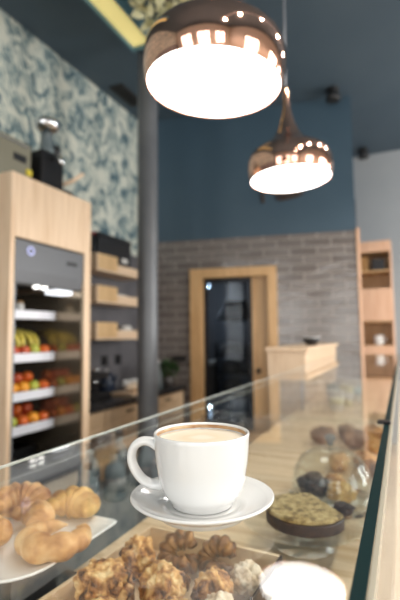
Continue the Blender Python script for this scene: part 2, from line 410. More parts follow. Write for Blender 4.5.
# ------------------------------------------------------------------ saucer and cup
SX, SY = -.189, .414
sau = MB().lathe([(0, .0052), (.038, .0052), (.041, 0), (.0435, 0), (.0445, .0035), (.056, .0088), (.069, .0158), (.0715, .0178), (.0711, .0190), (.0698, .0193),
                  (.064, .0160), (.054, .0122), (.045, .0102), (.0385, .0096), (.0375, .0086), (.0345, .0084), (0, .0084)], 96)
tag(sau.build('saucer', 'ceramic', loc=(SX, SY, GZ + .0004)), 'round white porcelain saucer on the glass counter', 'saucer')
cz = GZ + .0092
CP = [(0, .0025), (.026, .0025), (.0275, 0), (.0300, 0), (.0308, .0015), (.0312, .004), (.0345, .0075), (.0385, .0135), (.0415, .021), (.0440, .031), (.0460, .044),
                  (.0472, .056), (.0480, .069), (.0484, .0722), (.0478, .0736), (.0466, .0738), (.0456, .0725), (.0450, .066), (.0440, .055), (.042, .040), (.038, .022), (.030, .010), (0, .006)]
cup = MB().lathe([(r, z*.955) for r, z in CP], 96)
cupo = tag(cup.build('coffee_cup', 'ceramic', loc=(SX, SY, cz)), 'white porcelain cup of milky coffee standing on the saucer', 'cup')
# handle: an open ear on the side away from the window
hd = Vector((-.93, -.30, 0)).normalized()
hp = []
ctrl = [(.0450, .0590), (.0525, .0622), (.0610, .0625), (.0685, .0580), (.0722, .0500), (.0720, .0410), (.0680, .0315), (.0610, .0230), (.0520, .0185), (.0440, .0185), (.0395, .0200)]
def catmull(P, n=6):
    out = []
    for i in range(len(P) - 1):
        p0, p1, p2, p3 = P[max(i-1, 0)], P[i], P[i+1], P[min(i+2, len(P)-1)]
        for j in range(n):
            t = j/n
            out.append(tuple(.5*((2*b) + (c-a)*t + (2*a-5*b+4*c-d)*t*t + (3*b-a-3*c+d)*t**3) for a, b, c, d in zip(p0, p1, p2, p3)))
    out.append(P[-1]); return out
side = Vector((-hd.y, hd.x, 0))
pts = [hd*r + Vector((0, 0, z*.955)) for r, z in catmull(ctrl)]
k = len(pts)
rr = [.0064 + .0022*max(0, 1 - i/8) + .0035*max(0, (i - k + 14)/14) for i in range(k)]
MB().tube(pts, [r*1.15 for r in rr], 16, flat=.62, up=side).build('handle', 'ceramic', cupo)
cf = MB().lathe([(0, .0022), (.030, .0018), (.041, .0006), (.0443, .0014)], 64)
cfo = cf.build('coffee', 'coffee', cupo, loc=(0, 0, .0622))
MB().lathe([(.0447, .0648), (.0449, .0662), (.0454, .0680), (.0450, .0682), (.0443, .0650)], 64, closed=True).build('crema_film', 'crema', cupo)

# ------------------------------------------------------------------ pendant lamps
def catmull2(P): return catmull(P, 4)
def lamp(loc, label, tilt, k=1.):
    root = thing('pendant_lamp', label, 'lamp', loc, 0, 'copper pendant lamps over the counter')
    outer = catmull2([(.1760, 0), (.1820, .014), (.1865, .036), (.1875, .062), (.1842, .089), (.174, .112), (.152, .132), (.123, .150), (.097, .168), (.075, .189), (.057, .213), (.042, .243), (.0295, .280), (.0205, .320), (.0155, .360), (.0135, .40), (.0130, .43), (.0095, .437)])
    inner = [(.006, .434), (.011, .40), (.017, .315), (.037, .243), (.070, .187), (.119, .147), (.170, .110), (.1838, .061), (.1735, .002)]
    sh = MB().lathe([(r*k, z*k) for r, z in outer + inner], 96, closed=True).build('shade', 'copper', root)
    di = MB().lathe([(r*k, z*k) for r, z in ((0, -.003), (.09, -.002), (.168, .002), (.1738, .006), (.1738, .012), (0, .012))], 64).build('diffuser', 'diffuser', root)
    for o in (sh, di): o.rotation_euler = tilt
    zt = CEIL - loc[2] - .002
    top = Matrix.Rotation(tilt[0], 3, 'X') @ Vector((0, 0, .430*k)); top = Matrix.Rotation(tilt[1], 3, 'Y') @ top
    MB().tube([top, (top.x*.6, top.y*.6, .8), (0, 0, zt)], .0045, 8).build('cable', 'cord', root)
    MB().lathe([(0, zt - .03), (.05, zt - .03), (.055, zt - .02), (.055, zt), (0, zt)], 32).build('ceiling_rose', 'copper', root)
    return root
lamp((-.424, 1.028, 2.052), 'larger, nearer copper pendant lamp, partly cut off by the top of the photo', (0, math.radians(3.6), 0))
lamp((-.4435, 2.004, 2.122), 'smaller, farther copper pendant lamp with its whole bell shade showing', (0, math.radians(-1.6), 0), 1.047)

# ------------------------------------------------------------------ fridge cabinet
cb = thing('fridge_cabinet', 'tall light oak cabinet enclosing the fruit cooler', 'cabinet', (-1.66, 1.49, 0))
D = -.90
MB().box(D, 0, 0, .028, .002, 2.198).build('side_panel', 'oak_z', cb, .002)
MB().box(D, 0, .535, .590, .002, 2.198).build('side_panel', 'oak_z', cb, .002)
MB().box(D, 0, .029, .534, 1.885, 2.198).build('header_panel', 'oak_z', cb, .002)
part_label(MB().box(D, -.004, .029, .534, .002, .672).build('base_panel', 'cream', cb, .002), 'cream base panel')

fr = thing('display_fridge', 'grey open front cooler with four shelves of fruit, set in the oak cabinet', 'fridge', (-1.66, 1.52, .674))
# local z0 = .674
def fz(z): return z - .674
MB().box(-.62, -.598, .004, .496, 0, fz(1.876)).build('back_panel', 'grey_panel', fr)
MB().box(-.598, -.003, .002, .010, .02, fz(1.66)).build('side_wall', 'lip_panel', fr)
MB().box(-.598, -.003, .482, .498, .02, fz(1.66)).build('side_wall', 'cooler_side', fr)
MB().box(-.598, 0, .002, .498, 0, .022).build('floor_pan', 'black', fr)
MB().box(-.024, 0, .002, .498, .0225, fz(.805)).build('front_lip', 'lip_panel', fr, .004)
MB().box(-.003, .012, .002, .498, -.0, .018).build('kick_strip', 'black', fr)
MB().box(-.30, -.005, .03, .47, fz(.7), fz(.735)).box(-.56, -.31, .03, .47, fz(.7), fz(.78)).build('cooling_grille', 'black_metal', fr, .004)
hdr = MB()
ys = .002, .498
prof = [(-.598, fz(1.876)), (-.002, fz(1.876)), (-.002, fz(1.73)), (-.014, fz(1.665)), (-.05, fz(1.66)), (-.16, fz(1.70)), (-.598, fz(1.70))]
vs = [(x, y, z) for y in ys for x, z in prof]; k = len(prof)
hdr.add(vs, [tuple(range(k)), tuple(range(k, 2*k))[::-1]] + [(i, (i+1) % k, k + (i+1) % k, k + i) for i in range(k)])
hdo = hdr.build('header', 'grey_panel', fr, .003)
o = MB().lathe([(.016, 0), (.022, 0), (.022, .006), (.016, .006)], 24, closed=True).build('indicator_ring', 'ring_blue', hdo); o.location = (-.001, .095, fz(1.828)); o.rotation_euler = (0, PI/2, 0)
MB().box(-.002, .0005, .36, .44, fz(1.795), fz(1.815)).build('nameplate', 'black', hdo)
for yy in (.17, .225):
    o = MB().lathe([(0, 0), (.018, 0), (.015, .012), (0, .016)], 16).build('spot_bulb', 'dial_glow', hdo); o.location = (-.035, yy, fz(1.664)); o.rotation_euler = (PI, 0, 0)
MB().box(-.15, -.06, .35, .475, fz(1.640), fz(1.664)).build('strip_lamp', 'lamp_white', fr, .004)
SH = (1.525, 1.292, 1.088, .911)
for z in SH:
    s = MB().box(-.597, -.20, .019, .481, fz(z) - .018, fz(z) + .006).build('shelf', 'steel', fr, .001)
    MB().box(-.1995, -.190, .019, .481, fz(z) - .024, fz(z) + .024).build('price_strip', 'strip_white', s, .002)

# fruit -------------------------------------------------------------
def round_fruit(name, mat, r, squash, dimple=.12):
    prof = [(0, -squash*(1 - dimple*.6))]
    for i in range(1, 16):
        a = -PI/2 + PI*i/16
        prof.append((math.cos(a), squash*(math.sin(a)*(1 - dimple*math.exp(-(math.cos(a)/.3)**2)))))
    prof.append((0, squash*(1 - dimple)))
    mb = MB().lathe([(x*r, (z + squash*(1-dimple*.6))*r) for x, z in prof], 28)
    o = mb.build(name, mat)
    top = r*(squash*(1 - dimple) + squash*(1-dimple*.6))
    MB().tube([(0, 0, top - .002), (.002, 0, top + .006), (.004, .001, top + .011)], .0016, 6).build('stem', 'stem', o)
    return o
protos = {}
def put_fruit(kind, x, y, z, label, group, rz):
    spec = {'orange': ('orange', .035, .96, .05), 'apple': ('apple_red', .035, .92, .22), 'tomato': ('tomato', .034, .92, .12), 'lime': ('lime', .031, 1.06, .02)}
    nm = {'orange': 'orange', 'apple': 'apple', 'tomato': 'tangerine', 'lime': 'lime'}[kind]
    if kind not in protos:
        m, r, sq, dm = spec[kind]; o = protos[kind] = round_fruit(nm, m, r, sq, dm)
        o.location = (x, y, z); o.rotation_euler = (0, 0, rz); tag(o, label, nm, group)
    else: dup(protos[kind], (x, y, z), rz, label, group); 
ORD = ['leftmost', 'second from left', 'third from left', 'rightmost']
KN = {'orange': 'orange', 'apple': 'dark red apple', 'tomato': 'reddish tangerine', 'lime': 'yellow green lime'}
rows = [
    (1, 'front', -1.905, ['apple', 'apple', 'lime', 'tomato']),
    (2, 'front', -1.905, ['orange', 'orange', 'lime', 'tomato']),
    (2, 'back', -1.990, ['orange', 'apple', 'tomato', 'tomato']),
    (3, 'front', -1.905, ['lime', 'tomato', 'orange', 'tomato']),
    (3, 'back', -1.990, ['apple', 'tomato', 'apple', 'tomato']),
]
SN = {1: 'second fridge shelf', 2: 'third fridge shelf', 3: 'lowest fridge shelf'}
for si, row, x, kinds in rows:
    for i, kd in enumerate(kinds):
        y = 1.742 + i*.0765 + (.0 if row == 'front' else -.01)
        lift = 0 if row == 'front' else .012
        zz = SH[si] + .0065
        if row == 'back': zz += 0
        put_fruit(kd, x, y, zz, '%s in the %s row of the %s, %s' % (KN[kd], row, SN[si], ORD[i]), 'fruit on the %s' % SN[si], random.random()*6)
# fruit heaped on top of the back rows
for si, kinds in ((2, ['apple', 'apple', 'tomato']), (3, ['apple', 'tomato', 'apple'])):
    for i, kd in enumerate(kinds):
        put_fruit(kd, -1.990 + .0, 1.775 + i*.0765, SH[si] + .0065 + .052, '%s heaped on the back row of the %s, %s' % (KN[kd], SN[si], ['leftmost', 'middle one', 'rightmost'][i]), 'fruit on the %s' % SN[si], random.random()*6)
# bananas on the second shelf
def banana():
    pts = arc(16, lambda t: (0, .085*math.cos(PI*(.15 + .7*t)), .085*math.sin(PI*(.15 + .7*t)) - .085*math.sin(PI*.15)))
    rad = [.0165*(min(1, .35 + 4*t)*min(1, .30 + 3.2*(1 - t))) for t in [i/16 for i in range(17)]]
    o = MB().tube(pts, rad, 7).build('banana', 'banana')
    MB().tube([(0, pts[-1][1] + .002, pts[-1][2] + .002), (0, pts[-1][1] - .010, pts[-1][2] - .010)], .0045, 6).build('stem', 'stem', o)
    return o
bn = banana(); first = True
BL = ['leftmost yellow banana above the red apples on the second fridge shelf', 'second yellow banana above the apples on the second fridge shelf',
      'middle upright banana of the bunch on the second fridge shelf', 'fourth banana from the left on the second fridge shelf', 'rightmost banana leaning on the second fridge shelf']
for i, (y, z, rx, rz) in enumerate([(1.755, .062, .35, 1.45), (1.803, .066, .60, 1.66), (1.852, .072, .85, 1.50), (1.902, .068, .72, 1.68), (1.952, .064, .55, 1.52)]):
    o = bn if first else dup(bn, (0, 0, 0), 0)
    first = False
    o.location = (-2.0, y, SH[1] + z + .018); o.rotation_euler = (rx, 0, rz); tag(o, BL[i], 'banana', 'bananas in the fridge')
# small jar on the top shelf
j = thing('jar', 'small pale jar at the left of the top fridge shelf', 'jar', (-1.93, 1.80, SH[0] + .0065))
MB().lathe([(0, 0), (.026, 0), (.028, .004), (.028, .05), (.022, .06), (0, .06)], 20).build('body', 'linen', j)
MB().lathe([(.024, .0605), (.024, .072), (0, .074), (0, .0605)], 20).build('lid', 'brown_box', j)

# on top of the cabinet ------------------------------------------------
T = 2.1985
e = thing('countertop_oven', 'olive beige metal box appliance on top of the oak cabinet', 'appliance', (-2.02, 1.50, T))
MB().box(0, .21, .0, .255, .014, .255).build('body', 'beige_metal', e, .012)
MB().box(.2102, .214, .13, .215, .135, .175).build('display', 'black', e, .002)
MB().box(.2102, .216, .03, .225, .225, .232).build('trim_strip', 'steel', e)
for a in (.03, .18):
    for b in (.03, .225):
        MB().lathe([(.012, 0), (.014, .0138), (0, .0138), (0, 0)], 12, (a, b, 0)).build('foot', 'black', e)
part_label(MB().box(.2102, .222, .215, .25, .075, .11).build('tag', 'yellow_plastic', e, .003), 'yellow tag')
g = thing('coffee_grinder', 'dark coffee grinder with a chrome bowl on top, standing on the oak cabinet', 'grinder', (-1.80, 1.885, T))
MB().box(-.10, .08, -.10, .11, 0, .05).box(-.09, .02, -.08, .09, .05, .26).build('body', 'black_metal', g, .012)
MB().lathe([(0, .262), (.045, .262), (.042, .28), (.035, .34), (.034, .384), (.031, .384), (.03, .34), (.03, .30), (0, .29)], 28, (-.03, 0, 0)).build('glass_hopper', 'bottle_glass', g)
MB().lathe([(0, .385), (.02, .385), (.050, .396), (.070, .418), (.076, .440), (.070, .452), (.045, .466), (.012, .473), (0, .474)], 36, (-.03, 0, 0)).build('chrome_bowl', 'chrome', g)
MB().tube([(.02, 0, .22), (.075, .0, .22), (.085, 0, .18)], .014, 10).build('spout', 'chrome', g)
part_label(MB().tube([(.0, .09, .10), (.05, .13, .13), (.11, .16, .175)], [.012, .013, .011], 10).build('lever', 'oak_y', g), 'wooden lever')
MB().lathe([(0, .262), (.03, .262), (.034, .31), (.03, .335), (0, .34)], 24, (-.04, .078, 0)).build('side_knob', 'black', g)

# ------------------------------------------------------------------ back bench along the left wall
bb = thing('back_bench', 'low oak fronted bench with a black worktop along the side wall', 'bench', (0, 0, 0))
MB().box(-2.59, -2.0, 2.085, 4.05, .865, .905).build('worktop', 'black_stone', bb, .003)
MB().box(-2.58, -2.05, 2.085, 4.03, .08, .864).build('carcass', 'oak_y', bb)
MB().box(-2.56, -2.10, 2.10, 4.0, 0, .08).build('plinth', 'black', bb)
for i in range(3):
    y0 = 2.095 + i*.645
    d = MB().box(-2.049, -2.03, y0, y0 + .635, .09, .855).build('cabinet_door', 'bench_wood', bb, .003)
    MB().box(-2.0295, -2.020, y0 + .26, y0 + .37, .80, .812).build('handle', 'black_metal', d)
# dark board painting the shade of a bench opening, seen through the counter glass
MB().box(-2.0295, -2.012, 2.56, 2.78, .50, .68).build('niche_shade', 'dark_brown', bb, .002)

def simple(name, label, cat, mb, mat, loc, bevel=0., group=None, rotz=0.):
    return tag(mb.build(name, mat, loc=loc, bevel=bevel, rotz=rotz), label, cat, group)
WT = .9055
m = thing('espresso_machine', 'black espresso machine on the bench beside the oak cabinet', 'machine', (-2.36, 2.93, WT))
MB().box(-.16, .14, -.17, .14, .0, .04).box(-.16, -.02, -.17, .14, .04, .15).box(-.16, .12, -.17, .14, .15, .20).build('body', 'black', m, .01)
MB().tube([(.07, 0, .149), (.07, 0, .11)], .025, 14).build('group_head', 'chrome', m)
MB().tube([(.07, 0, .105), (.17, .02, .10)], .009, 8).build('handle', 'black', m)
MB().lathe([(0, .201), (.03, .201), (.036, .23), (.034, .23), (.028, .205), (0, .205)], 20, (.02, .08, 0)).build('cup_tray', 'chrome', m)
m = thing('kettle', 'dark blue kettle on the bench below the power sockets', 'kettle', (-2.44, 3.30, WT))
MB().lathe([(0, 0), (.075, 0), (.078, .01), (.068, .10), (.05, .165), (.036, .175), (0, .18)], 32).build('body', 'blue_plastic', m)
MB().lathe([(0, .18), (.012, .18), (.014, .195), (0, .205)], 16).build('lid_knob', 'linen', m)
MB().tube([(.055, 0, .09), (.09, 0, .12), (.105, 0, .155)], [.016, .012, .009], 10).build('spout', 'blue_plastic', m)
MB().tube([(-.05, 0, .15), (-.10, 0, .145), (-.11, 0, .08), (-.07, 0, .04)], .008, 8).build('handle', 'black', m)
simple('chopping_board', 'pale wooden chopping board lying on the black bench worktop', 'board', MB().box(-.11, .11, -.20, .20, 0, .022), 'oak_y', (-2.16, 3.32, WT), .004)
simple('bread_loaf', 'pale floury loaf on the chopping board', 'bread', MB().blob((.05, .13, .035), 3, lambda d: 1 + .05*noise.noise(d*3), (0, 0, .035)), 'sugar_cookie', (-2.17, 3.34, WT + .0225))
for i, (y, lb) in enumerate([(3.47, 'white mug on the bench just right of the dark blue kettle'), (3.60, 'second white mug on the bench, close to the grey column')]):
    m = thing('mug', lb, 'mug', (-2.34, y, WT), .6, 'mugs on the bench')
    MB().lathe([(0, 0), (.034, 0), (.040, .006), (.041, .09), (.038, .09), (.036, .01), (0, .008)], 28).build('body', 'ceramic', m)
    MB().tube([(.038, 0, .075), (.062, 0, .07), (.066, 0, .04), (.038, 0, .02)], .005, 8).build('handle', 'ceramic', m)
m = thing('glass_carafe', 'tall clear glass carafe on the bench beside the column', 'carafe', (-2.16, 3.72, WT))
MB().lathe([(0, 0), (.05, 0), (.052, .01), (.045, .12), (.025, .19), (.028, .24), (.025, .24), (.022, .19), (.042, .12), (.048, .012), (0, .008)], 28).build('body', 'bottle_glass', m)
MB().lathe([(0, .241), (.02, .241), (.024, .262), (0, .268)], 16).build('stopper', 'linen', m)
for i, (y, lb) in enumerate([(3.47, 'black square power socket on the slate wall, left one'), (3.69, 'black square power socket on the slate wall, right one')]):
    s = thing('power_socket', lb, 'socket', (LW + .0005, y, 1.172), 0, 'power sockets above the bench')
    MB().box(0, .010, -.048, .048, -.048, .048).build('plate', 'black', s, .003)
    o = MB().lathe([(.018, .0101), (.022, .0101), (.022, .014), (.018, .014)], 20, closed=True).build('socket_ring', 'black_metal', s); o.rotation_euler = (0, PI/2, 0)
s = thing('towel_rail', 'short black rail on the tiles left of the doorway', 'rail', bw(.45, -.0145, 1.166), ANG)
MB().box(-.075, .075, -.045, -.028, -.022, .022).build('bar', 'black', s, .004)
for a in (-.05, .05): MB().box(a - .01, a + .01, -.028, 0, -.012, .012).build('bracket', 'black_metal', s)

# potted herb by the back wall
pl = thing('potted_herb', 'small dark green potted herb on the bench by the tiled wall', 'plant', (-2.16, 3.93, WT))
MB().lathe([(0, 0), (.045, 0), (.058, .09), (.052, .09), (.050, .075), (0, .075)], 24).build('pot', 'terracotta', pl)
def leaves(n, cen, rad, size, seed):
    rnd = random.Random(seed); mb = MB()
    for _ in range(n):
        while True:
            p = Vector((rnd.uniform(-1, 1), rnd.uniform(-1, 1), rnd.uniform(-1, 1)))
            if .25 < p.length < 1: break
        c = Vector(cen) + Vector((p.x*rad[0], p.y*rad[1], p.z*rad[2]))
        d = (p + Vector((rnd.uniform(-.7, .7), rnd.uniform(-.7, .7), rnd.uniform(-.3, .9)))).normalized()
        s = d.cross(Vector((rnd.uniform(-1, 1), rnd.uniform(-1, 1), rnd.uniform(-1, 1)))).normalized()
        l, wd = size*rnd.uniform(.7, 1.3), size*rnd.uniform(.3, .45)
        nrm = d.cross(s)*(wd*.35)
        mb.add([c, c + d*l*.5 + s*wd + nrm, c + d*l, c + d*l*.5 - s*wd + nrm, c + d*l*.5], [(0, 1, 4), (1, 2, 4), (4, 2, 3), (0, 4, 3)], True)
    return mb
leaves(170, (0, 0, .16), (.09, .09, .085), .045, 3).build('foliage', 'leaf_dark', pl)
MB().tube([(0, 0, .07), (.005, 0, .13), (0, .005, .19)], [.006, .005, .003], 6).build('stalk', 'stem', pl)

# ------------------------------------------------------------------ wall shelves
rack = thing('wall_rail', 'upright oak rail carrying the wall boxes beside the cabinet', 'rail', (LW + .0005, 3.02, .98))
for yy in (0,):
    MB().box(.0, .03, yy - .03, yy + .03, .25, 1.27).build('upright', 'oak_z', rack, .002)
def crate(z, hgt, label):
    c = thing('wall_box', label, 'shelf', (LW + .031, 3.02, z), 0, 'oak wall boxes on the rail')
    L0, L1, dp = -.03, .72, .25
    MB().box(0, dp, L0, L1, 0, .018).build('base', 'oak_y', c, .002)
    MB().box(dp - .016, dp, L0 + .30, L1, .0185, hgt*.55).build('front_lip', 'oak_y', c, .002)
    MB().box(0, .014, L0, L1, .0185, hgt*.7).build('back_board', 'oak_y', c, .002)
    MB().box(.0145, dp, L0, L0 + .016, .0185, hgt).build('end_board', 'oak_x', c, .002)
    MB().box(.0145, dp - .0165, L1 - .016, L1, .0185, hgt*.55).build('end_board', 'oak_x', c, .002)
    MB().box(dp - .016, dp, L0 + .017, L0 + .299, .0185, hgt).build('front_board', 'niche_wood', c, .002)
    return c
crate(1.965, .15, 'topmost oak wall box, holding the black carton')
crate(1.69, .15, 'middle oak wall box below the black carton')
crate(1.375, .15, 'lowest oak wall box, holding a white paper roll')
b = thing('black_carton', 'black carton standing in the topmost oak wall box', 'carton', (LW + .155, 3.357, 1.984))
MB().box(-.10, .075, -.28, .22, 0, .30).build('body', 'black', b, .004)
MB().box(-.105, .080, -.285, .225, .3002, .335).build('lid', 'black', b, .004)
part_label(MB().box(.0752, .0765, .07, .16, .11, .15).build('paper_label', 'linen', b), 'small white paper label')
simple('folded_cloth', 'pale folded cloth in the middle oak wall box', 'cloth', MB().box(-.07, .06, -.10, .12, 0, .09), 'linen', (LW + .14, 3.45, 1.7085), .015)
p = thing('paper_roll', 'white paper roll lying in the lowest oak wall box', 'roll', (LW + .15, 3.58, 1.3935))
o = MB().lathe([(.02, -.06), (.055, -.06), (.055, .06), (.02, .06)], 28, closed=True).build('paper', 'linen', p); o.location = (0, 0, .056); o.rotation_euler = (0, PI/2, 0)
simple('black_bag', 'crumpled black bag beside the paper roll in the lowest wall box', 'bag', MB().blob((.06, .08, .06), 3, lambda d: 1 + .18*noise.noise(d*2.5), (0, 0, .055)), 'black', (LW + .14, 3.42, 1.3935))
b = thing('slim_bottle', 'slim dark bottle at the left end of the topmost wall box', 'bottle', (LW + .20, 3.036, 1.984))
MB().lathe([(0, 0), (.03, 0), (.031, .01), (.031, .20), (.012, .25), (.012, .30), (0, .30)], 20).build('body', 'black', b)
MB().lathe([(0, .3005), (.014, .3005), (.014, .325), (0, .327)], 12).build('cap', 'red', b)

# ------------------------------------------------------------------ ceiling fittings
t = thing('trough_light', 'long teal trough with a lit yellow underside hanging from the ceiling', 'light', (-1.67, 1.55, 3.55))
MB().box(-.095, -.08, -1.2, 1.14, 0, .14).build('side_board', 'trough_teal', t, .003)
MB().box(.08, .095, -1.2, 1.14, 0, .14).build('side_board', 'trough_teal', t, .003)
MB().box(-.0795, .0795, 1.125, 1.14, 0, .14).build('end_board', 'trough_teal', t, .003)
MB().box(-.0795, .0795, -1.2, 1.124, .03, .05).build('lit_panel', 'trough_yellow', t)
for yy in (-.9, 0, .9): MB().tube([(0, yy, .05), (0, yy, CEIL - 3.55 - .001)], .005, 8).build('rod', 'cord', t)
h = thing('hanging_plant', 'pale yellow green plant hanging beside the teal trough light', 'plant', (-1.29, 2.36, 3.56))
leaves(330, (0, 0, -.03), (.20, .22, .16), .07, 5).build('foliage', 'leaf_pale', h)
MB().lathe([(0, .02), (.08, .02), (.10, .15), (.09, .15), (.07, .05), (0, .05)], 24).build('pot', 'terracotta', h)
MB().tube([(0, 0, .04), (0, 0, CEIL - 3.56 - .001)], .004, 6).build('cord', 'cord', h)
v = thing('ceiling_vent', 'dark bronze air vent in the blue ceiling', 'vent', (-2.42, 3.58, CEIL - .0005))
MB().box(-.075, .075, -.20, .20, -.012, 0).build('plate', 'vent', v)
for i in range(7): MB().box(-.06, .06, -.17 + i*.052, -.155 + i*.052, -.026, -.0125).build('louvre', 'black', v)
for i, (x, y, lb) in enumerate([(-.52, 4.36, 'black ceiling spotlight in front of the blue wall'), (-.36, 6.0, 'black ceiling spotlight farther away, by the white wall')]):
    s = thing('ceiling_spotlight', lb, 'spotlight', (x, y, CEIL - .0005), 0, 'black spotlights')
    MB().lathe([(0, -.02), (.06, -.02), (.06, 0), (0, 0)], 24).build('base', 'fixture_black', s)
    MB().lathe([(.035, -.022), (.066, -.05), (.070, -.12), (.055, -.128), (0, -.10), (0, -.022)], 28).build('head', 'fixture_black', s)

# wall lettering, mostly hidden behind the farther lamp
sg = thing('wall_sign', 'dark metal lettering on the blue wall below the farther lamp', 'sign', bw(1.31, -.0005, 2.83), ANG)
def stroke(name, pts):
    MB().tube([(x, -.014, z) for x, z in pts], .016, 8).build(name, 'dark_brown', sg)
stroke('letter', [(.045, .20), (.045, .10), (.05, -.05)]); stroke('letter', [(.06, .19), (.11, .16), (.11, .09), (.055, .07)])
stroke('letter', [(.20, .06), (.20, -.02)])
stroke('letter', catmull([(.25, .06), (.24, .02), (.27, .0), (.30, .03), (.28, .07), (.25, .05)], 5))
stroke('letter', catmull([(.32, .07), (.33, .0), (.36, .06), (.39, .0), (.41, .05)], 5))
stroke('underline', catmull([(.21, -.03), (.30, -.02), (.40, .0), (.46, .03)], 5))

# ------------------------------------------------------------------ oak bar beside the far end of the glass
br = thing('till_bar', 'pale oak bar standing higher than the glass at the far end', 'bar', (-.778, 2.72, 0))
MB().box(.0, .235, 0, 1.38, .08, 1.295).build('body', 'oak_z', br, .002)
MB().box(-.012, .252, -.012, 1.40, 1.2955, 1.322).build('top', 'oak_y', br, .002)
MB().box(.02, .225, .02, 1.36, 0, .079).build('plinth', 'black', br)
b = thing('small_bowl', 'small dark bowl with a white rim on the oak bar', 'bowl', (-.60, 3.25, 1.3225))
MB().lathe([(0, 0), (.03, 0), (.055, .03), (.065, .055), (.061, .055), (.05, .03), (0, .008)], 28).build('body', 'black', b)
MB().lathe([(.0605, .0552), (.0655, .0552), (.0650, .060), (.061, .060)], 28, closed=True).build('rim', 'ceramic', b)

# ------------------------------------------------------------------ tall peach cupboard in the recess
pc = thing('tall_cupboard', 'tall peach plywood cupboard with open niches beyond the tiled wall', 'cupboard', (-.43, 5.2, 0))
W_ = .36
def panelbox(y0, y1, x0, x1, z0, z1): return MB().box(x0, x1, y0, y1, z0, z1)
panelbox(0, .4, 0, .018, 0, 2.43).build('side_panel', 'peach_wood', pc, .002)
panelbox(0, .4, W_ - .018, W_, 0, 2.43).build('side_panel', 'peach_wood', pc, .002)
panelbox(.385, .4, .0185, W_ - .0185, 0, 2.43).build('back_panel', 'niche_wood', pc)
for z0, z1 in ((2.31, 2.43), (1.545, 1.90), (.0, 1.27)):
    panelbox(0, .02, .0185, W_ - .0185, z0, z1).build('front_panel', 'peach_wood', pc, .002)
for z in (2.31, 2.09, 1.88, 1.53, 1.26):
    panelbox(.021, .384, .0185, W_ - .0185, z, z + .015).build('shelf', 'niche_wood', pc)
simple('brown_box', 'caramel brown box in the top niche of the peach cupboard', 'box', MB().box(-.045, .045, -.05, .05, 0, .16), 'brown_box', (-.36, 5.30, 2.1055), .004)
simple('black_box', 'black box beside the brown one in the peach cupboard', 'box', MB().box(-.065, .065, -.06, .06, 0, .13), 'black', (-.21, 5.29, 2.1055), .004)
for lb, (x, z) in (('white mug in the lower niche of the peach cupboard', (-.235, 1.2755)),):
    m = thing('mug', lb, 'mug', (x, 5.27, z), .3)
    MB().lathe([(0, 0), (.04, 0), (.046, .008), (.048, .11), (.044, .11), (.042, .012), (0, .01)], 28).build('body', 'ceramic', m)
    MB().tube([(.045, 0, .09), (.075, 0, .085), (.078, 0, .045), (.045, 0, .025)], .006, 8).build('handle', 'ceramic', m)

# ------------------------------------------------------------------ kitchen rack
kr = thing('kitchen_rack', 'dark shelving rack inside the kitchen doorway', 'rack', bw(.62, 1.35), ANG)
for x in (-.04, .66):
    for y in (0, .40): MB().box(x - .015, x + .015, y - .015, y + .015, 0, 1.30).build('leg', 'black_metal', kr)
for z in (.35, .62, .88, 1.14): MB().box(-.06, .68, -.02, .42, z, z + .02).build('shelf', 'black_metal', kr)
kp = []
for z, lb0 in ((.6405, 'on the third rack shelf from the top'), (.9005, 'on the second rack shelf from the top'), (1.1605, 'on the top rack shelf')):
    for i, x in enumerate((.125, .495)):
        px, py, _ = bw(.62 + x, 1.35 + .17)
        lb = 'dark cooking pot %s, %s one' % (lb0, ('left', 'right')[i])
        if not kp:
            o = thing('cooking_pot', lb, 'pot', (px, py, z), ANG, 'pots in the kitchen rack'); kp.append(o)
            MB().lathe([(0, 0), (.12, 0), (.13, .01), (.13, .12), (.122, .12), (.12, .012), (0, .01)], 28).build('body', 'grey_box', o)
            MB().lathe([(0, .121), (.132, .121), (.11, .135), (.02, .145), (.018, .16), (0, .162)], 28).build('lid', 'steel', o)
            for sx in (-1, 1): MB().tube([(sx*.128, -.03, .09), (sx*.16, -.02, .09), (sx*.16, .02, .09), (sx*.128, .03, .09)], .006, 6).build('handle', 'steel', o)
        else: dup(kp[0], (px, py, z), ANG, lb, 'pots in the kitchen rack')
px = bw(.455, 1.45)
m = thing('kitchen_bin', 'slim grey bin left of the dark rack in the kitchen', 'bin', px, ANG)
MB().box(-.09, .09, -.10, .10, 0, 1.0).build('body', 'grey_box', m, .01)
MB().box(-.095, .095, -.105, .105, 1.0005, 1.06).build('lid', 'linen', m, .01)
ho = thing('extractor_hood', 'dark extractor hood hanging in the kitchen', 'hood', bw(.80, 1.5), ANG)
ho.location.z = 1.60
vs = [(-.22, -.25, 0), (.30, -.25, 0), (.30, .25, 0), (-.22, .25, 0), (-.08, -.1, .28), (.18, -.1, .28), (.18, .15, .28), (-.08, .15, .28)]
MB().add(vs, [(0, 1, 2, 3), (4, 5, 6, 7), (0, 1, 5, 4), (1, 2, 6, 5), (2, 3, 7, 6), (3, 0, 4, 7)]).build('canopy', 'black_metal', ho, .004)
MB().box(-.05, .15, -.07, .12, .2805, 1.099).build('duct', 'steel', ho)
m = thing('kitchen_lamp', 'small bluish lamp inside the kitchen doorway', 'lamp', bw(.45, 1.3), ANG); m.location.z = 2.05
MB().lathe([(0, 0), (.05, 0), (.06, .05), (.04, .09), (0, .1)], 20).build('bulb', flat('bluish bulb', (.60, .78, 1.0), .4, emit=2.), m)
MB().tube([(0, 0, .1), (0, 0, .649)], .004, 6).build('cable', 'cord', m)

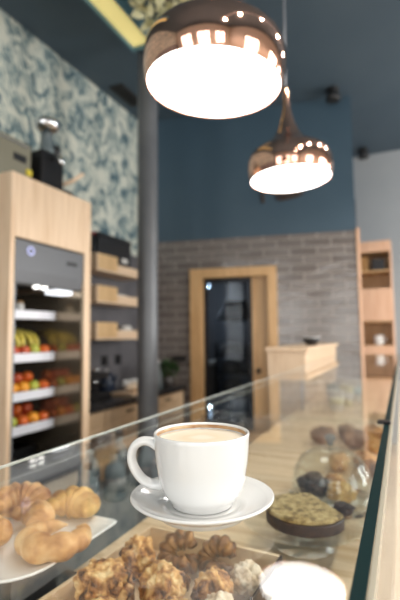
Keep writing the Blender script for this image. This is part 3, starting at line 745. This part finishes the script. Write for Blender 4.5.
# ------------------------------------------------------------------ pastry display: tray and cookies
DZ = 1.0005
simple('slate_board', 'dark slate board under the left part of the wooden tray', 'board', MB().box(-.535 + .0, -.30, .22, .615, 0, .008), 'slate_board', (0, 0, DZ), .002)
TX, TY, TA = -.437, .724, -.06
tz = DZ + .0085
tr = thing('wooden_tray', 'shallow pale wooden tray of nut cookies under the glass', 'tray', (TX, TY, tz), TA)
TL, TW = .42, .252
MB().box(0, TW, -TL, 0, 0, .008).build('base', 'tray_wood', tr)
MB().box(0, .007, -TL, 0, .0082, .046).build('side_board', 'tray_wood', tr, .001)
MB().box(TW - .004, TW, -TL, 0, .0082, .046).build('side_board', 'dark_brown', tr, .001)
MB().box(.0072, TW - .0042, -.007, 0, .0082, .046).build('end_board', 'tray_wood', tr, .001)
MB().box(.0072, TW - .0042, -TL, -TL + .007, .0082, .046).build('end_board', 'tray_wood', tr, .001)
def tloc(u, v, z=0.): # tray frame to world
    c, s = math.cos(TA), math.sin(TA)
    return (TX + u*c - v*s, TY + u*s + v*c, tz + z)
def lumpy(seed, amp=.22, f=2.2, chunk=.16):
    off = Vector((seed*3.1, seed*1.7, seed*.9))
    def k(d):
        a = noise.turbulence(d*f + off, 3, False)*amp
        vd, _ = noise.voronoi(d*3.4 + off)
        v2, _ = noise.voronoi(d*8.5 + off)
        return .86 + a + chunk*(.55 - min(vd[0], .6)) + .11*(.45 - min(v2[0], .5))
    return k
def cookie(name, r, hgt, seed, mat, loc, label, cat, group, rz=0.):
    mb = MB().blob((r, r, hgt), 5, lumpy(seed), (0, 0, 0))
    zmin = min(v.z for v in mb.v)
    for v in mb.v: v.z -= zmin
    return tag(mb.build(name, mat, loc=loc, rotz=rz), label, cat, group)
CK = [
    (-.392, .528, .045, .036, 'big golden nut cookie at the left front of the tray'),
    (-.396, .622, .031, .034, 'knobbly nut cookie at the left, behind the big golden one'),
    (-.314, .556, .036, .036, 'crumbly nut cookie in the centre of the tray'),
    (-.254, .590, .030, .032, 'nut cookie between the centre cookie and the pale pastries'),
    (-.345, .455, .040, .034, 'nut cookie at the tray front, below the centre cookie'),
    (-.262, .488, .040, .034, 'nut cookie at the tray front, right of the other front cookie'),
]
BZ = tz + .0085
for i, (x, y, r, hg, lb) in enumerate(CK):
    cookie('nut_cookie', r, hg, i + 1, 'cookie', (x, y, BZ), lb, 'cookie', 'nut cookies in the tray', i*1.3)
for i, (x, y, lb) in enumerate([(-.222, .645, 'pale sugar dusted pastry at the back right of the tray'), (-.229, .552, 'pale sugar dusted pastry along the right side of the tray')]):
    cookie('dusted_pastry', .027, .026, i + 11, 'sugar_cookie', (x, y, BZ), lb, 'pastry', 'dusted pastries in the tray', i*2.)
def ring(name, R, r, seed, mat, loc, label, rz, tilt):
    pts = arc(60, lambda t: (R*math.cos(.5 + 5.5*t), R*math.sin(.5 + 5.5*t)*.85, .006*math.sin(9*t)))
    rad = [r*(.72 + .38*abs(math.sin(i*.55 + seed)))*min(1, .4 + i*.1, .4 + (60 - i)*.1) for i in range(61)]
    mb = MB().tube(pts, rad, 18)
    for v in mb.v: v += Vector((0, 0, 1))*noise.noise(v*90 + Vector((seed, 0, 0)))*.003
    rot = Matrix.Rotation(tilt, 3, 'X')
    mb.v = [rot @ v for v in mb.v]
    zm = min(v.z for v in mb.v)
    for v in mb.v: v.z -= zm
    return tag(mb.build(name, mat, loc=loc, rotz=rz), label, 'pastry', 'glazed rings in the tray')
ring('glazed_ring', .024, .0150, 1, 'cookie_dark', (-.340, .662, BZ), 'dark glazed ring pastry at the back left of the tray', .5, .75)
ring('glazed_ring', .024, .0150, 2.2, 'cookie_dark', (-.277, .668, BZ), 'dark glazed ring pastry at the back right of the tray', -.1, .75)
ring('glazed_ring', .017, .0120, 3.1, 'cookie_dark', (-.322, .614, BZ), 'small dark glazed ring pastry between the back ones and the centre cookie', .3, .6)

# ------------------------------------------------------------------ croissants on a raised white plate
cs = thing('plate_stand', 'glass pedestal stand carrying the square white plate', 'stand', (-.63, .565, .9005))
MB().lathe([(0, 0), (.07, 0), (.075, .006), (.04, .014), (.018, .03), (.014, .07), (.02, .13), (.06, .152), (.095, .158), (.095, .165), (0, .165)], 40).build('pedestal', 'bottle_glass', cs)
PZ = .9005 + .1655
pm = MB()
X0, X1, Y0, Y1 = -.80, -.466, .430, .670
out = []
for cx, cy, r, a in ((X1, Y1, .012, 0), (X0, Y1, .05, 90), (X0, Y0, .06, 180), (X1, Y0, .075, 270)):
    sx, sy = (-1 if cx == X1 else 1), (-1 if cy == Y1 else 1)
    for i in range(9):
        t = math.radians(a + 90*i/8); out.append((cx + sx*r + r*math.cos(t), cy + sy*r + r*math.sin(t)))
mx_, my_ = (X0 + X1)/2, (Y0 + Y1)/2
def ringz(k, z): return [(mx_ + (x - mx_)*k, my_ + (y - my_)*k, PZ + z) for x, y in out]
lay = [ringz(.55, 0), ringz(.80, .0), ringz(.985, .008), ringz(1., .011), ringz(.992, .0125), ringz(.94, .0095), ringz(.84, .0062), ringz(.55, .006)]
q = len(out); vs = [p for l in lay for p in l]
fs = [(a*q + i, a*q + (i+1) % q, (a+1)*q + (i+1) % q, (a+1)*q + i) for a in range(len(lay) - 1) for i in range(q)]
fs += [tuple(range(q))[::-1], tuple(range((len(lay)-1)*q, len(lay)*q))]
pm.add(vs, fs, True)
plate_root = tag(pm.build('square_plate', 'plate_white', loc=(0, 0, 0)), 'square white plate of croissants on the glass stand', 'plate')

def croissant(R, rmax, a0, a1, loc, rz, mat, label, ridges=7, tilt=0., lift=0.):
    N = 84
    pts = arc(N, lambda t: (R*math.cos(a0 + (a1 - a0)*t), R*math.sin(a0 + (a1 - a0)*t), 0))
    rad = []
    for i in range(N + 1):
        t = i/N
        env = (math.sin(PI*min(max(t, .012), .988)))**.62
        ph = (t*ridges) % 1.
        rad.append(rmax*env*(.72 + .31*math.sin(PI*(.10 + .82*ph))**.8))
    mb = MB().tube(pts, rad, 22, flat=1.)
    for v in mb.v:
        v += Vector(v)*0.
        n_ = noise.noise(v*45 + Vector((rz*7, R*100, 0)))
        v.z = v.z*.92 + n_*.0018
    zmin = min(v.z for v in mb.v)
    for v in mb.v: v.z -= zmin*.94
    o = tag(mb.build('croissant', mat, loc=loc), label, 'croissant', 'croissants on the square plate')
    o.rotation_euler = (tilt, 0, rz); return o
cz0 = PZ + .0075
croissant(.036, .029, -.2, 3.3, (-.548, .628, cz0), .25, 'crust_pale', 'pale yellow crescent croissant nearest the plate corner at the back', 6)
croissant(.040, .0225, -.6, 5.2, (-.500, .552, cz0), 2.5, 'crust', 'curled ring shaped croissant at the front of the plate', 7)
croissant(.033, .029, -.1, 3.3, (-.585, .478, cz0), .7, 'crust', 'croissant at the left, cut off by the edge of the photo', 7)
croissant(.040, .032, -.2, 3.2, (-.628, .600, cz0), .9, 'crust', 'large golden croissant at the back left of the plate', 8)
croissant(.031, .025, -.1, 3.3, (-.592, .566, cz0 + .001), -.4, 'crust', 'golden croissant piled between the ring shaped one and the back one', 7)

# ------------------------------------------------------------------ cake on a glass stand, dome behind
ck = thing('cake_stand', 'low glass cake stand under the speckled cake', 'stand', (-.187, .875, DZ))
MB().lathe([(0, 0), (.055, 0), (.058, .004), (.03, .010), (.014, .018), (.014, .034), (.04, .044), (.112, .046), (.118, .050), (.117, .053), (.108, .050), (0, .049)], 56).build('dish', 'dome_glass', ck)
CZ = DZ + .0502
def halfcake(R, a0, a1, z0, z1, k=1.):
    n = 40
    ring_ = [(R*math.cos(a0 + (a1-a0)*i/n), R*math.sin(a0 + (a1-a0)*i/n)) for i in range(n + 1)]
    vs = [(x, y, z0) for x, y in ring_] + [(x*k, y*k, z1) for x, y in ring_]; n1 = n + 1
    fs = [tuple(range(n1))[::-1], tuple(range(n1, 2*n1))] + [(i, i+1, n1+i+1, n1+i) for i in range(n)] + [(n, 0, n1, n1+n)]
    return MB().add(vs, fs)
kk = thing('cut_cake', 'round cake with a slice side cut away, dark chocolate side, speckled top', 'cake', (-.180, .862, CZ), 0)
a0 = math.radians(92); a1 = math.radians(350)
halfcake(.0735, a0, a1, 0, .020).build('chocolate_base', 'chocolate', kk, .003)
halfcake(.0725, a0, a1, .0202, .028, .985).build('speckled_top', 'cake_top', kk, .003)
cookie('chocolate_piece', .022, .012, 21, 'chocolate', (-.118, .918, CZ), 'dark chocolate piece beside the cut face of the speckled cake', 'cake', None)

dm = thing('glass_cloche', 'domed glass cloche with a knob covering the pastries behind the cake', 'cloche', (-.170, 1.125, DZ))
MB().lathe([(0, 0), (.105, 0), (.108, .004), (.104, .008), (0, .008)], 48).build('base_plate', 'dome_glass', dm)
MB().lathe([(.092, .009), (.094, .04), (.088, .075), (.070, .105), (.042, .124), (.012, .131), (.012, .129), (.041, .122), (.068, .1035), (.086, .074), (.092, .04), (.090, .009)], 56, closed=True).build('dome', 'dome_glass', dm)
MB().lathe([(0, .1315), (.008, .1315), (.007, .139), (.013, .147), (.011, .156), (0, .160)], 24).build('knob', 'bottle_glass', dm)
cookie('chocolate_bun', .040, .032, 31, 'chocolate', (-.208, 1.10, DZ + .0085), 'dark chocolate bun under the glass cloche', 'bun', 'pastries under the cloche')
cookie('golden_bun', .036, .026, 33, 'crust_pale', (-.145, 1.090, DZ + .0085), 'golden bun under the glass cloche, at right', 'bun', 'pastries under the cloche')
cookie('golden_bun', .030, .024, 34, 'crust', (-.168, 1.162, DZ + .0085), 'brown bun at the back under the glass cloche', 'bun', 'pastries under the cloche')

# loaves farther along the deck
for i, (x, y, r, mt, lb) in enumerate([
    (-.275, 1.68, .045, 'loaf', 'dark brown roll, leftmost in the far row on the display board'),
    (-.165, 1.66, .045, 'loaf', 'dark brown roll, second in the far row on the display board'),
    (-.205, 1.77, .042, 'loaf', 'dark brown roll behind the far row on the display board'),
    (-.105, 1.78, .042, 'crust', 'golden roll at the right of the far row, near the front pane'),
    (-.092, 1.62, .034, 'crust', 'golden roll nearest the front pane in the far row'),
    (-.185, 1.38, .036, 'crust', 'golden roll behind the glass cloche'),
    (-.095, 1.35, .034, 'loaf', 'brown roll behind the cloche, beside the front pane'),
    (-.118, 1.45, .032, 'crust', 'small golden roll behind the brown one at the front pane')]):
    off = Vector((i*2.3, i*1.1, 0))
    mb = MB().blob((r*1.15, r*.85, r*.75), 4, lambda d: .95 + .16*noise.noise(d*1.8 + off) - .05*max(0, math.cos(d.x*14))*max(0, d.z))
    zm = min(v.z for v in mb.v)
    for v in mb.v: v.z -= zm
    tag(mb.build('bread_roll', mt, loc=(x, y, DZ), rotz=i*.9), lb, 'bread', 'rolls on the display board')

# cups and paper pots near the far end of the display
def papercup(x, y, h, mt, label, sleeve):
    c = thing('paper_cup', label, 'cup', (x, y, DZ), 0, 'paper cups in the display')
    MB().lathe([(0, 0), (.030, 0), (.042, h), (.044, h + .003), (.040, h + .003), (.028, .006), (0, .005)], 28).build('body', mt, c)
    r0, r1 = .030 + .012*.35, .030 + .012*.7
    MB().lathe([(r0 + .0006, h*.35), (r1 + .0006, h*.7), (r1 + .002, h*.7), (r0 + .002, h*.35)], 28, closed=True).build('sleeve', sleeve, c)
for a in [(-.33, 2.45, .10, 'linen', 'white paper cup, nearest of the cups at the far end of the display', 'cup_yellow'),
          (-.30, 2.62, .11, 'cup_yellow', 'pale yellow paper cup in the far end of the display', 'linen'),
          (-.38, 2.70, .11, 'cup_teal', 'pale teal paper cup in the far end of the display', 'linen'),
          (-.27, 2.80, .13, 'linen', 'tall white paper cup behind the pale yellow one', 'cup_teal'),
          (-.36, 2.95, .13, 'linen', 'tall white paper cup behind the teal one', 'brown_box')]: papercup(*a)

# ------------------------------------------------------------------ staff ledge: bottles, crate
bt = None
for i, (x, y, s, lb) in enumerate([(-.90, 1.13, .95, 'smoky glass bottle on the staff ledge, leftmost of the row'),
        (-.83, 1.17, .9, 'smoky glass bottle on the staff ledge, second from the left'),
        (-.90, 1.29, 1.05, 'smoky glass bottle at the back of the staff ledge'),
        (-.80, 1.30, .95, 'smoky glass bottle on the staff ledge, nearest the cup handle'),
        (-.84, 1.05, .8, 'short smoky glass bottle nearest the croissants')]):
    if bt is None:
        bt = thing('glass_bottle', lb, 'bottle', (x, y, .9005), 0, 'bottles on the staff ledge')
        MB().lathe([(0, 0), (.030, 0), (.033, .006), (.033, .095), (.026, .115), (.012, .13), (.012, .152), (0, .152)], 24).build('body', 'bottle_glass', bt)
        MB().lathe([(0, .1525), (.0135, .1525), (.0135, .168), (0, .169)], 16).build('cap', 'black_metal', bt)
        MB().lathe([(.0334, .03), (.0334, .075), (.0340, .075), (.0340, .03)], 24, closed=True).build('paper_band', 'grey_box', bt)
    else: o = dup(bt, (x, y, .9005), i, lb); o.scale = (1, 1, s)
g = thing('wire_crate', 'dark slatted crate on the staff ledge behind the coffee cup', 'crate', (-.66, 1.50, .9005))
MB().box(-.09, .09, -.14, .14, 0, .012).build('base', 'grey_box', g)
for j in range(4):
    z0 = .0125 + j*.042
    for a, b, c, d in ((-.09, .09, -.14, -.131), (-.09, .09, .131, .14), (-.09, -.081, -.1305, .1305), (.081, .09, -.1305, .1305)):
        MB().box(a, b, c, d, z0, z0 + .03).build('slat', 'grey_box', g)
for a in (-.076, .076):
    for b in (-.126, .126): MB().box(a - .005, a + .005, b - .005, b + .005, .0122, .185).build('corner_post', 'black', g)
for i, (x, y, lb) in enumerate([(-.60, 1.28, 'glass jar with a steel lid in front of the dark crate'), (-.72, 1.28, 'second glass jar with a steel lid, closer to the bottles')]):
    j = thing('glass_jar', lb, 'jar', (x, y, .9005), 0, 'glass jars on the staff ledge')
    MB().lathe([(0, 0), (.038, 0), (.041, .006), (.041, .075), (.036, .085), (0, .085)], 28).build('body', 'bottle_glass', j)
    MB().lathe([(0, .0855), (.039, .0855), (.040, .100), (.037, .103), (0, .103)], 28).build('lid', 'chrome', j)

# ------------------------------------------------------------------ light
tk = thing('spotlight_track', 'white ceiling track with small round lamps over the customer side', 'light', (1.15, 1.2, CEIL - .0005))
MB().box(-.02, .02, -2.6, 2.6, -.03, 0).build('rail', 'strip_white', tk)
for y in (-2.2, -1.0, .2, 1.4, 2.4):
    hdl = MB().lathe([(.03, -.031), (.045, -.05), (.045, -.15), (.040, -.15), (.038, -.06), (0, -.055), (0, -.031)], 20, (0, y, 0)).build('lamp_head', 'strip_white', tk)
    MB().lathe([(0, -.149), (.039, -.149), (.039, -.152), (0, -.154)], 20, (0, y, 0)).build('lens', 'track_lens', hdl)
    l = bpy.data.lights.new('track_spot', 'SPOT'); l.energy = 75; l.spot_size = 2.5; l.spot_blend = .5; l.color = (1, .92, .82); l.shadow_soft_size = .045
    o = bpy.data.objects.new('track_spot', l); C.objects.link(o); o.location = (1.15, 1.2 + y, CEIL - .23)
def area(name, loc, rot, sx, sy, power, col=(1, 1, 1)):
    l = bpy.data.lights.new(name, 'AREA'); l.shape = 'RECTANGLE'; l.size = sx; l.size_y = sy; l.energy = power; l.color = col
    o = bpy.data.objects.new(name, l); C.objects.link(o); o.location = loc; o.rotation_euler = rot; return o
for a, b in FW: area('street_daylight', ((a+b)/2, -2.86, 1.85), (PI/2, 0, 0), b - a, 2.3, 43, (1, .98, .96))
for y0, y1 in ((-.6, .9), (2.2, 3.7), (4.5, 6.0)): area('side_daylight', (3.26, (y0+y1)/2, 1.85), (PI/2, 0, PI/2), y1 - y0, 2.1, 60 if y0 < 0 else 115, (1, .98, .96))  # the farthest one shines through the window added for the recess
l = bpy.data.lights.new('kitchen_glow', 'POINT'); l.energy = 12; l.color = (.85, .93, 1); l.shadow_soft_size = .03
o = bpy.data.objects.new('kitchen_glow', l); C.objects.link(o); o.location = Vector(bw(.45, 1.3, 1.99))
W = bpy.data.worlds.new('sky'); sc.world = W; W.use_nodes = True
W.node_tree.nodes['Background'].inputs['Color'].default_value = (.85, .92, 1, 1)
W.node_tree.nodes['Background'].inputs['Strength'].default_value = 1.0

# ------------------------------------------------------------------ camera
cam = bpy.data.cameras.new('camera'); co = bpy.data.objects.new('camera', cam); C.objects.link(co)
cam.sensor_fit = 'VERTICAL'; cam.sensor_height = 36; cam.lens = 440/600*36
cam.clip_start = .01
co.location = (0, 0, 1.4)
R = Matrix.Rotation(math.radians(24.55), 4, 'Z') @ Matrix.Rotation(PI/2 + math.radians(4.65), 4, 'X') @ Matrix.Rotation(math.radians(-.6), 4, 'Z')
co.rotation_euler = R.to_euler()
cam.dof.use_dof = True; cam.dof.focus_distance = .46; cam.dof.aperture_fstop = 4.2
sc.camera = co
sc.view_settings.view_transform = 'Standard'; sc.view_settings.look = 'None'
sc.view_settings.gamma = 1; sc.view_settings.use_curve_mapping = False
sc.view_settings.exposure = 0.
sc.cycles.use_denoising = True
sc.cycles.max_bounces = 12; sc.cycles.transparent_max_bounces = 24
sc.cycles.sample_clamp_indirect = 8
sc.cycles.caustics_reflective = False; sc.cycles.caustics_refractive = False
